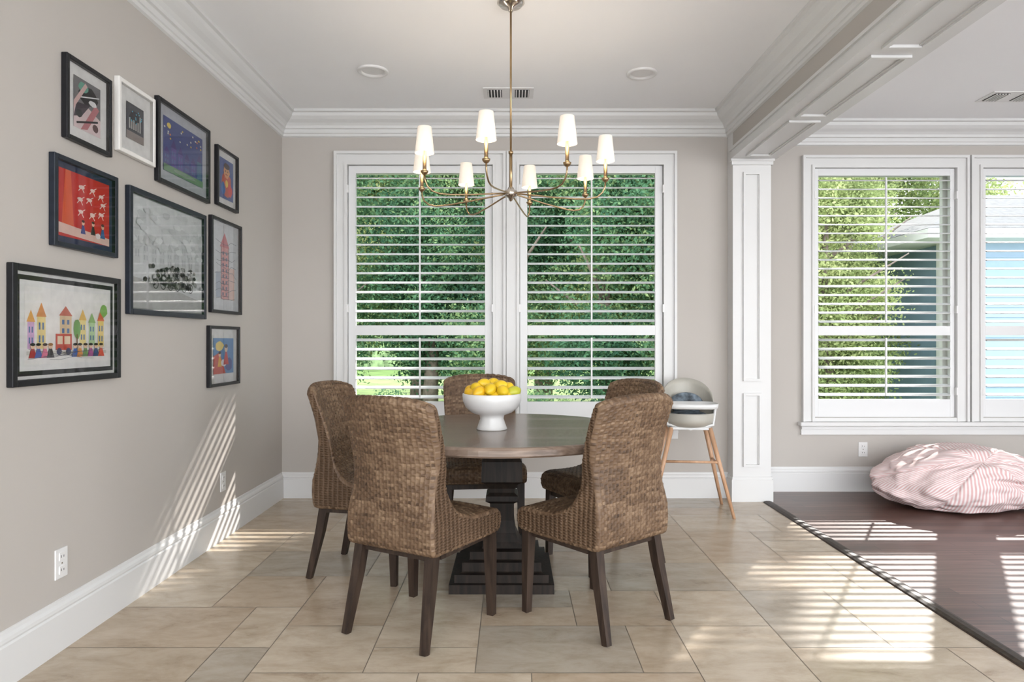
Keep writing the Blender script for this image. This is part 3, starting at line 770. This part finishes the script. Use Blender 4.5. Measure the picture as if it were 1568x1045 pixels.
def beanbag():
    nu, nv = 320, 160; V = []; S = []
    ax = Vector((-.05, -.72, .66)).normalized(); q = ax.to_track_quat('Z', 'Y').to_matrix()
    for j in range(nv+1):
        th = pi*j/nv
        for i in range(nu):
            lo = 2*pi*i/nu
            d = q @ Vector((math.sin(th)*math.cos(lo), math.sin(th)*math.sin(lo), math.cos(th)))
            G = 6; g = (lo/(2*pi)*G) % 1.0-.5; ll = g*2*pi/G
            S.append(math.sin(th)*math.sin(ll)*.58)
            seam = math.exp(-((abs(g)-.5)/.035)**2)*min(1, math.sin(th)*2)
            fold = (.5*math.sin(lo*7+4*noise.noise(d*1.7))+.3*math.sin(lo*15+5*noise.noise(d*2.3)))*math.exp(-((th-.38)/.38)**2)*min(1, th*4)
            r = 1-.030*seam+.034*fold-.09*math.exp(-(th/.22)**2)
            r += .09*noise.noise(d*1.5+Vector((3, 1, 7)))+.06*noise.noise(d*3.3)+.034*noise.noise(d*7)
            dz = math.copysign(abs(d.z)**.82, d.z)
            hx = math.sqrt(max(0, 1-d.z*d.z)); k = (1-abs(dz)**2.6)**.5 if abs(dz) < 1 else 0
            k = (k/hx) if hx > 1e-4 else 1
            p = Vector((d.x*k*.62, d.y*k*.39, dz*.24))*r
            cr = math.exp(-((p.z-.045+.10*p.x)/.022)**2)*max(0, min(1, (d.x+.25)*1.6))*max(0, -d.y+.3)
            p.y += .055*cr; p.x -= .03*cr*d.x
            z = p.z+.198
            if z < .05: z = .05*math.exp((z-.05)/.05)
            z *= .88+.16*math.exp(-((d.x+.05)/.6)**2)
            V.append((p.x, p.y, z-.002))
    F = []
    for j in range(nv):
        for i in range(nu):
            k = (i+1) % nu; F.append((j*nu+i, (j+1)*nu+i, (j+1)*nu+k, j*nu+k))
    me = bpy.data.meshes.new('bean_bag_chair'); me.from_pydata(V, [], F); me.materials.append(M_pink)
    at = me.attributes.new('stripe', 'FLOAT', 'POINT'); at.data.foreach_set('value', S)
    me.polygons.foreach_set('use_smooth', [True]*len(F)); me.update()
    o = bpy.data.objects.new('bean_bag_chair', me); COL.objects.link(o); o.location = (3.27, 4.96, 0)
beanbag()

# ------------------------------------------------------------------ outdoors
GZ = -.45
m = MB(); m.box(-40, 60, YB2+.3, 80, GZ-.2, GZ, M_lawn); m.build('ground_lawn')
m = MB(); m.box(-14, 18, -16, Y0-.02, -.30, -.06, M_bounce); m.box(XR+.2, 18, Y0-.02, 5.0, -.30, -.06, M_bounce); m.build('bounce_ground')  # unseen pale ground, added to bounce sky light up onto the ceiling
def leaf_mesh(name, nclump, per, leaf, sig, seed, mat):
    rs = np.random.RandomState(seed)
    c = rs.normal(size=(nclump, 3)); c /= np.linalg.norm(c, axis=1)[:, None]; c *= (rs.rand(nclump, 1)**.45)*.85
    P = np.repeat(c, per, 0)+rs.normal(size=(nclump*per, 3))*sig; n = len(P)
    a = rs.normal(size=(n, 3)); a /= np.linalg.norm(a, axis=1)[:, None]; b = rs.normal(size=(n, 3)); b -= (a*b).sum(1)[:, None]*a; b /= np.linalg.norm(b, axis=1)[:, None]
    L = leaf*(.6+.8*rs.rand(n, 1)); Wd = L*.5
    V = np.stack([P-a*L, P+b*Wd, P+a*L, P-b*Wd], 1).reshape(-1, 3); F = np.arange(n*4).reshape(-1, 4)
    me = bpy.data.meshes.new(name); me.from_pydata(V.tolist(), [], F.tolist()); me.materials.append(mat)
    crn = np.repeat(rs.rand(nclump), per); v = .5*crn+.5*rs.rand(n)
    at = me.attributes.new('leafrnd', 'FLOAT', 'FACE'); at.data.foreach_set('value', v.astype(np.float32)); me.update()
    return me
LM = [leaf_mesh('leaves_a', 70, 130, .034, .13, 1, M_leaf), leaf_mesh('leaves_b', 60, 150, .036, .12, 2, M_leaf), leaf_mesh('leaves_c', 80, 110, .032, .14, 3, M_leaf)]
LY = [leaf_mesh('leaves_d', 60, 110, .036, .13, 4, M_leafy), leaf_mesh('leaves_e', 70, 90, .034, .14, 5, M_leafy)]
rt = random.Random(21)
def canopy(parent, x, y, z, rx, ry, rz, lib=None):
    o = bpy.data.objects.new('foliage', rt.choice(lib or LM)); COL.objects.link(o); o.parent = parent
    o.location = (x, y, z); o.scale = (rx, ry, rz); o.rotation_euler = (rt.uniform(-.3, .3), rt.uniform(-.3, .3), rt.random()*6)
def tree(x, y, h, blobs, r=.12, lib=None):
    e = empty('tree', (x, y, GZ)); m = MB()
    m.tube([(0, 0, -.05), (.05, 0, h*.3), (-.04, .05, h*.6), (.0, 0, h)], [r*1.3, r, r*.8, r*.4], M_bark, 12)
    for k in range(5):
        a = rt.random()*6; m.tube([(0, 0, h*(.4+.1*k)), (.5*math.cos(a), .5*math.sin(a), h*(.5+.1*k)), (1.1*math.cos(a), 1.1*math.sin(a), h*(.6+.1*k))], [r*.4, r*.25, r*.1], M_bark, 8)
    m.build('trunk', e)
    for (bx, by, bz, br) in blobs: canopy(e, bx, by, bz, br, br, br*.95, lib)
tree(4.3, 11.6, 6.8, [(0, -.3, 7.1, 1.15), (.55, -.4, 6.3, .95), (-.35, -.2, 6.3, .9), (.5, 0, 7.9, 1.1), (-.2, -.3, 8.2, 1.0), (.1, .2, 5.7, 1.0),
                      (-1.2, -.3, 8.05, .9), (-1.5, -.4, 7.75, .75), (-.9, -.2, 8.6, 1.0), (-1.9, -.3, 8.5, .9),
                      (1.9, -.2, 8.45, .55), (2.55, -.2, 8.35, .55), (3.2, -.2, 8.45, .6), (2.2, -.3, 7.75, .28), (2.0, -.3, 7.2, .28), (1.95, -.2, 6.6, .3)], .14)
for ix in range(6):
    x = -5.2+ix*1.7+rt.uniform(-.3, .3); y = 11.6+rt.uniform(0, 1.8)
    bl = []
    for kz in range(4):
        for q in range(2):
            bl.append((rt.uniform(-.9, .9), rt.uniform(-.6, .6), 1.6+kz*1.10+rt.uniform(-.2, .2), rt.uniform(.90, 1.20)))
    tree(x, y, 4.6, bl, .13)
tree(4.75, 10.3, 3.6, [(-.3, 0, .9, .75), (.35, .1, 1.1, .75), (0, 0, 1.9, .85), (.55, .1, 2.3, .75), (-.4, .1, 2.7, .8), (.1, .1, 3.4, .85), (.5, 0, 3.7, .55), (-.3, .2, 4.1, .7)], .08, LY)
tree(5.75, 11.6, 4.2, [(-.4, 0, 1.0, .9), (.15, -.1, 1.5, .75), (-.3, 0, 2.5, .9), (.1, .1, 3.0, .55), (0, .8, 4.6, 1.0), (1.2, 1.5, 5.2, .9), (.3, .3, 5.2, .9)], .10, LY)
tree(8.0, 19.0, 6.5, [(-1.5, 0, 3.5, 1.7), (1, 0, 4.5, 1.8), (0, 0, 6, 1.9), (-1.6, .2, 5.6, 1.5), (2.5, 0, 6.2, 1.6), (4.4, 0, 5.6, 1.7)], .2, LY)
for ix in range(6):
    x = -8+ix*3.0+rt.uniform(-.5, .5); y = 17.5+rt.uniform(0, 2)
    tree(x, y, 7, [(rt.uniform(-1.5, 1.5), rt.uniform(-1, 1), 2.2+kz*1.5, 1.8) for kz in range(4)]+[(rt.uniform(-2, 2), 0, 2.6+kz*1.6, 1.7) for kz in range(3)], .2, LY if ix % 2 else LM)
for ix in range(9):
    x = -4.6+ix*1.0; y = 8.9+rt.uniform(-.2, .2)
    e = empty('shrub', (x, y, GZ)); canopy(e, 0, 0, .50, .55, .42, .58+rt.uniform(-.05, .1), LY if ix % 3 == 1 else LM)
m = MB(); vs = []; fs = []; n = 60
for i in range(n+1):
    a = math.radians(15+150*i/n); 
    for j in range(9):
        hgt = GZ+j/8*(8+2.0*noise.noise(Vector((i*.35, 0, 0)))); rr_ = 38+2.5*noise.noise(Vector((i*.8, j*.9, 2)))
        vs.append((rr_*math.cos(a), 2+rr_*math.sin(a), hgt))
for i in range(n):
    for j in range(8): fs.append((i*9+j, (i+1)*9+j, (i+1)*9+j+1, i*9+j+1))
m.add(vs, fs, M_treeline, True); m.build('distant_treeline')
e = empty('house_exterior', (0, 0, 0)); m = MB()
m.box(6.75, 14, 10.6, 14.2, GZ, 2.72, M_siding)
for i in range(20): m.box(6.76, 14, 10.585, 10.6, GZ+.002+i*.155, GZ+i*.155+.018, M_siding)
m.box(6.66, 6.80, 10.56, 10.72, GZ, 2.72, M_trim)
m.build('siding_wall', e)
m = MB(); vs = [(6.1,10.0,2.86),(14.5,10.0,2.86),(14.5,14.8,2.86),(6.1,14.8,2.86),(8.4,12.4,3.85),(12,12.4,3.85)]
m.add(vs, [(0,1,5,4),(1,2,5),(2,3,4,5),(3,0,4)], M_roof)
m.box(6.1, 14.5, 10.0, 14.8, 2.72, 2.855, M_trim)
m.build('roof', e)

# ------------------------------------------------------------------ light
sd = bpy.data.lights.new('sun', 'SUN'); sd.energy = 6.8; sd.angle = math.radians(.6); sd.color = (1, .96, .91)
so = bpy.data.objects.new('sun', sd); COL.objects.link(so)
dv = Vector((-.64, -1, -.83)); so.rotation_euler = dv.to_track_quat('-Z', 'Y').to_euler(); so.location = (6, 12, 9)
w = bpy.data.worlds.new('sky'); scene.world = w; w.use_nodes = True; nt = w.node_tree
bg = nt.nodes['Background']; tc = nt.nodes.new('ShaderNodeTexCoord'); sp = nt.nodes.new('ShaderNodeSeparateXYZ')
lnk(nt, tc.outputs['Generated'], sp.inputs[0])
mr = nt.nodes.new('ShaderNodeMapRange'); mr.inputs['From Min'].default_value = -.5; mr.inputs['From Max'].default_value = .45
mr.inputs['To Min'].default_value = 5.0; mr.inputs['To Max'].default_value = 1.3  # sky strengthened behind the camera as added fill for the interior
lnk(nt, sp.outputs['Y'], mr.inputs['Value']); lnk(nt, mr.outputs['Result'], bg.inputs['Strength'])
r = nt.nodes.new('ShaderNodeValToRGB'); r.color_ramp.elements[0].position = .0; r.color_ramp.elements[0].color = (.98, .985, 1, 1)
r.color_ramp.elements[1].position = .8; r.color_ramp.elements[1].color = (.78, .89, 1, 1)
lnk(nt, sp.outputs['Z'], r.inputs['Fac']); lnk(nt, r.outputs['Color'], bg.inputs['Color'])
scene.view_settings.view_transform = 'Standard'
scene.view_settings.exposure = 0.42

cd = bpy.data.cameras.new('camera'); cam = bpy.data.objects.new('camera', cd); COL.objects.link(cam)
cam.location = (0, 0, 1.2); cam.rotation_euler = (pi/2, 0, 0); cd.lens = 24; cd.sensor_width = 36; cd.clip_start = .05; cd.clip_end = 300
scene.camera = cam
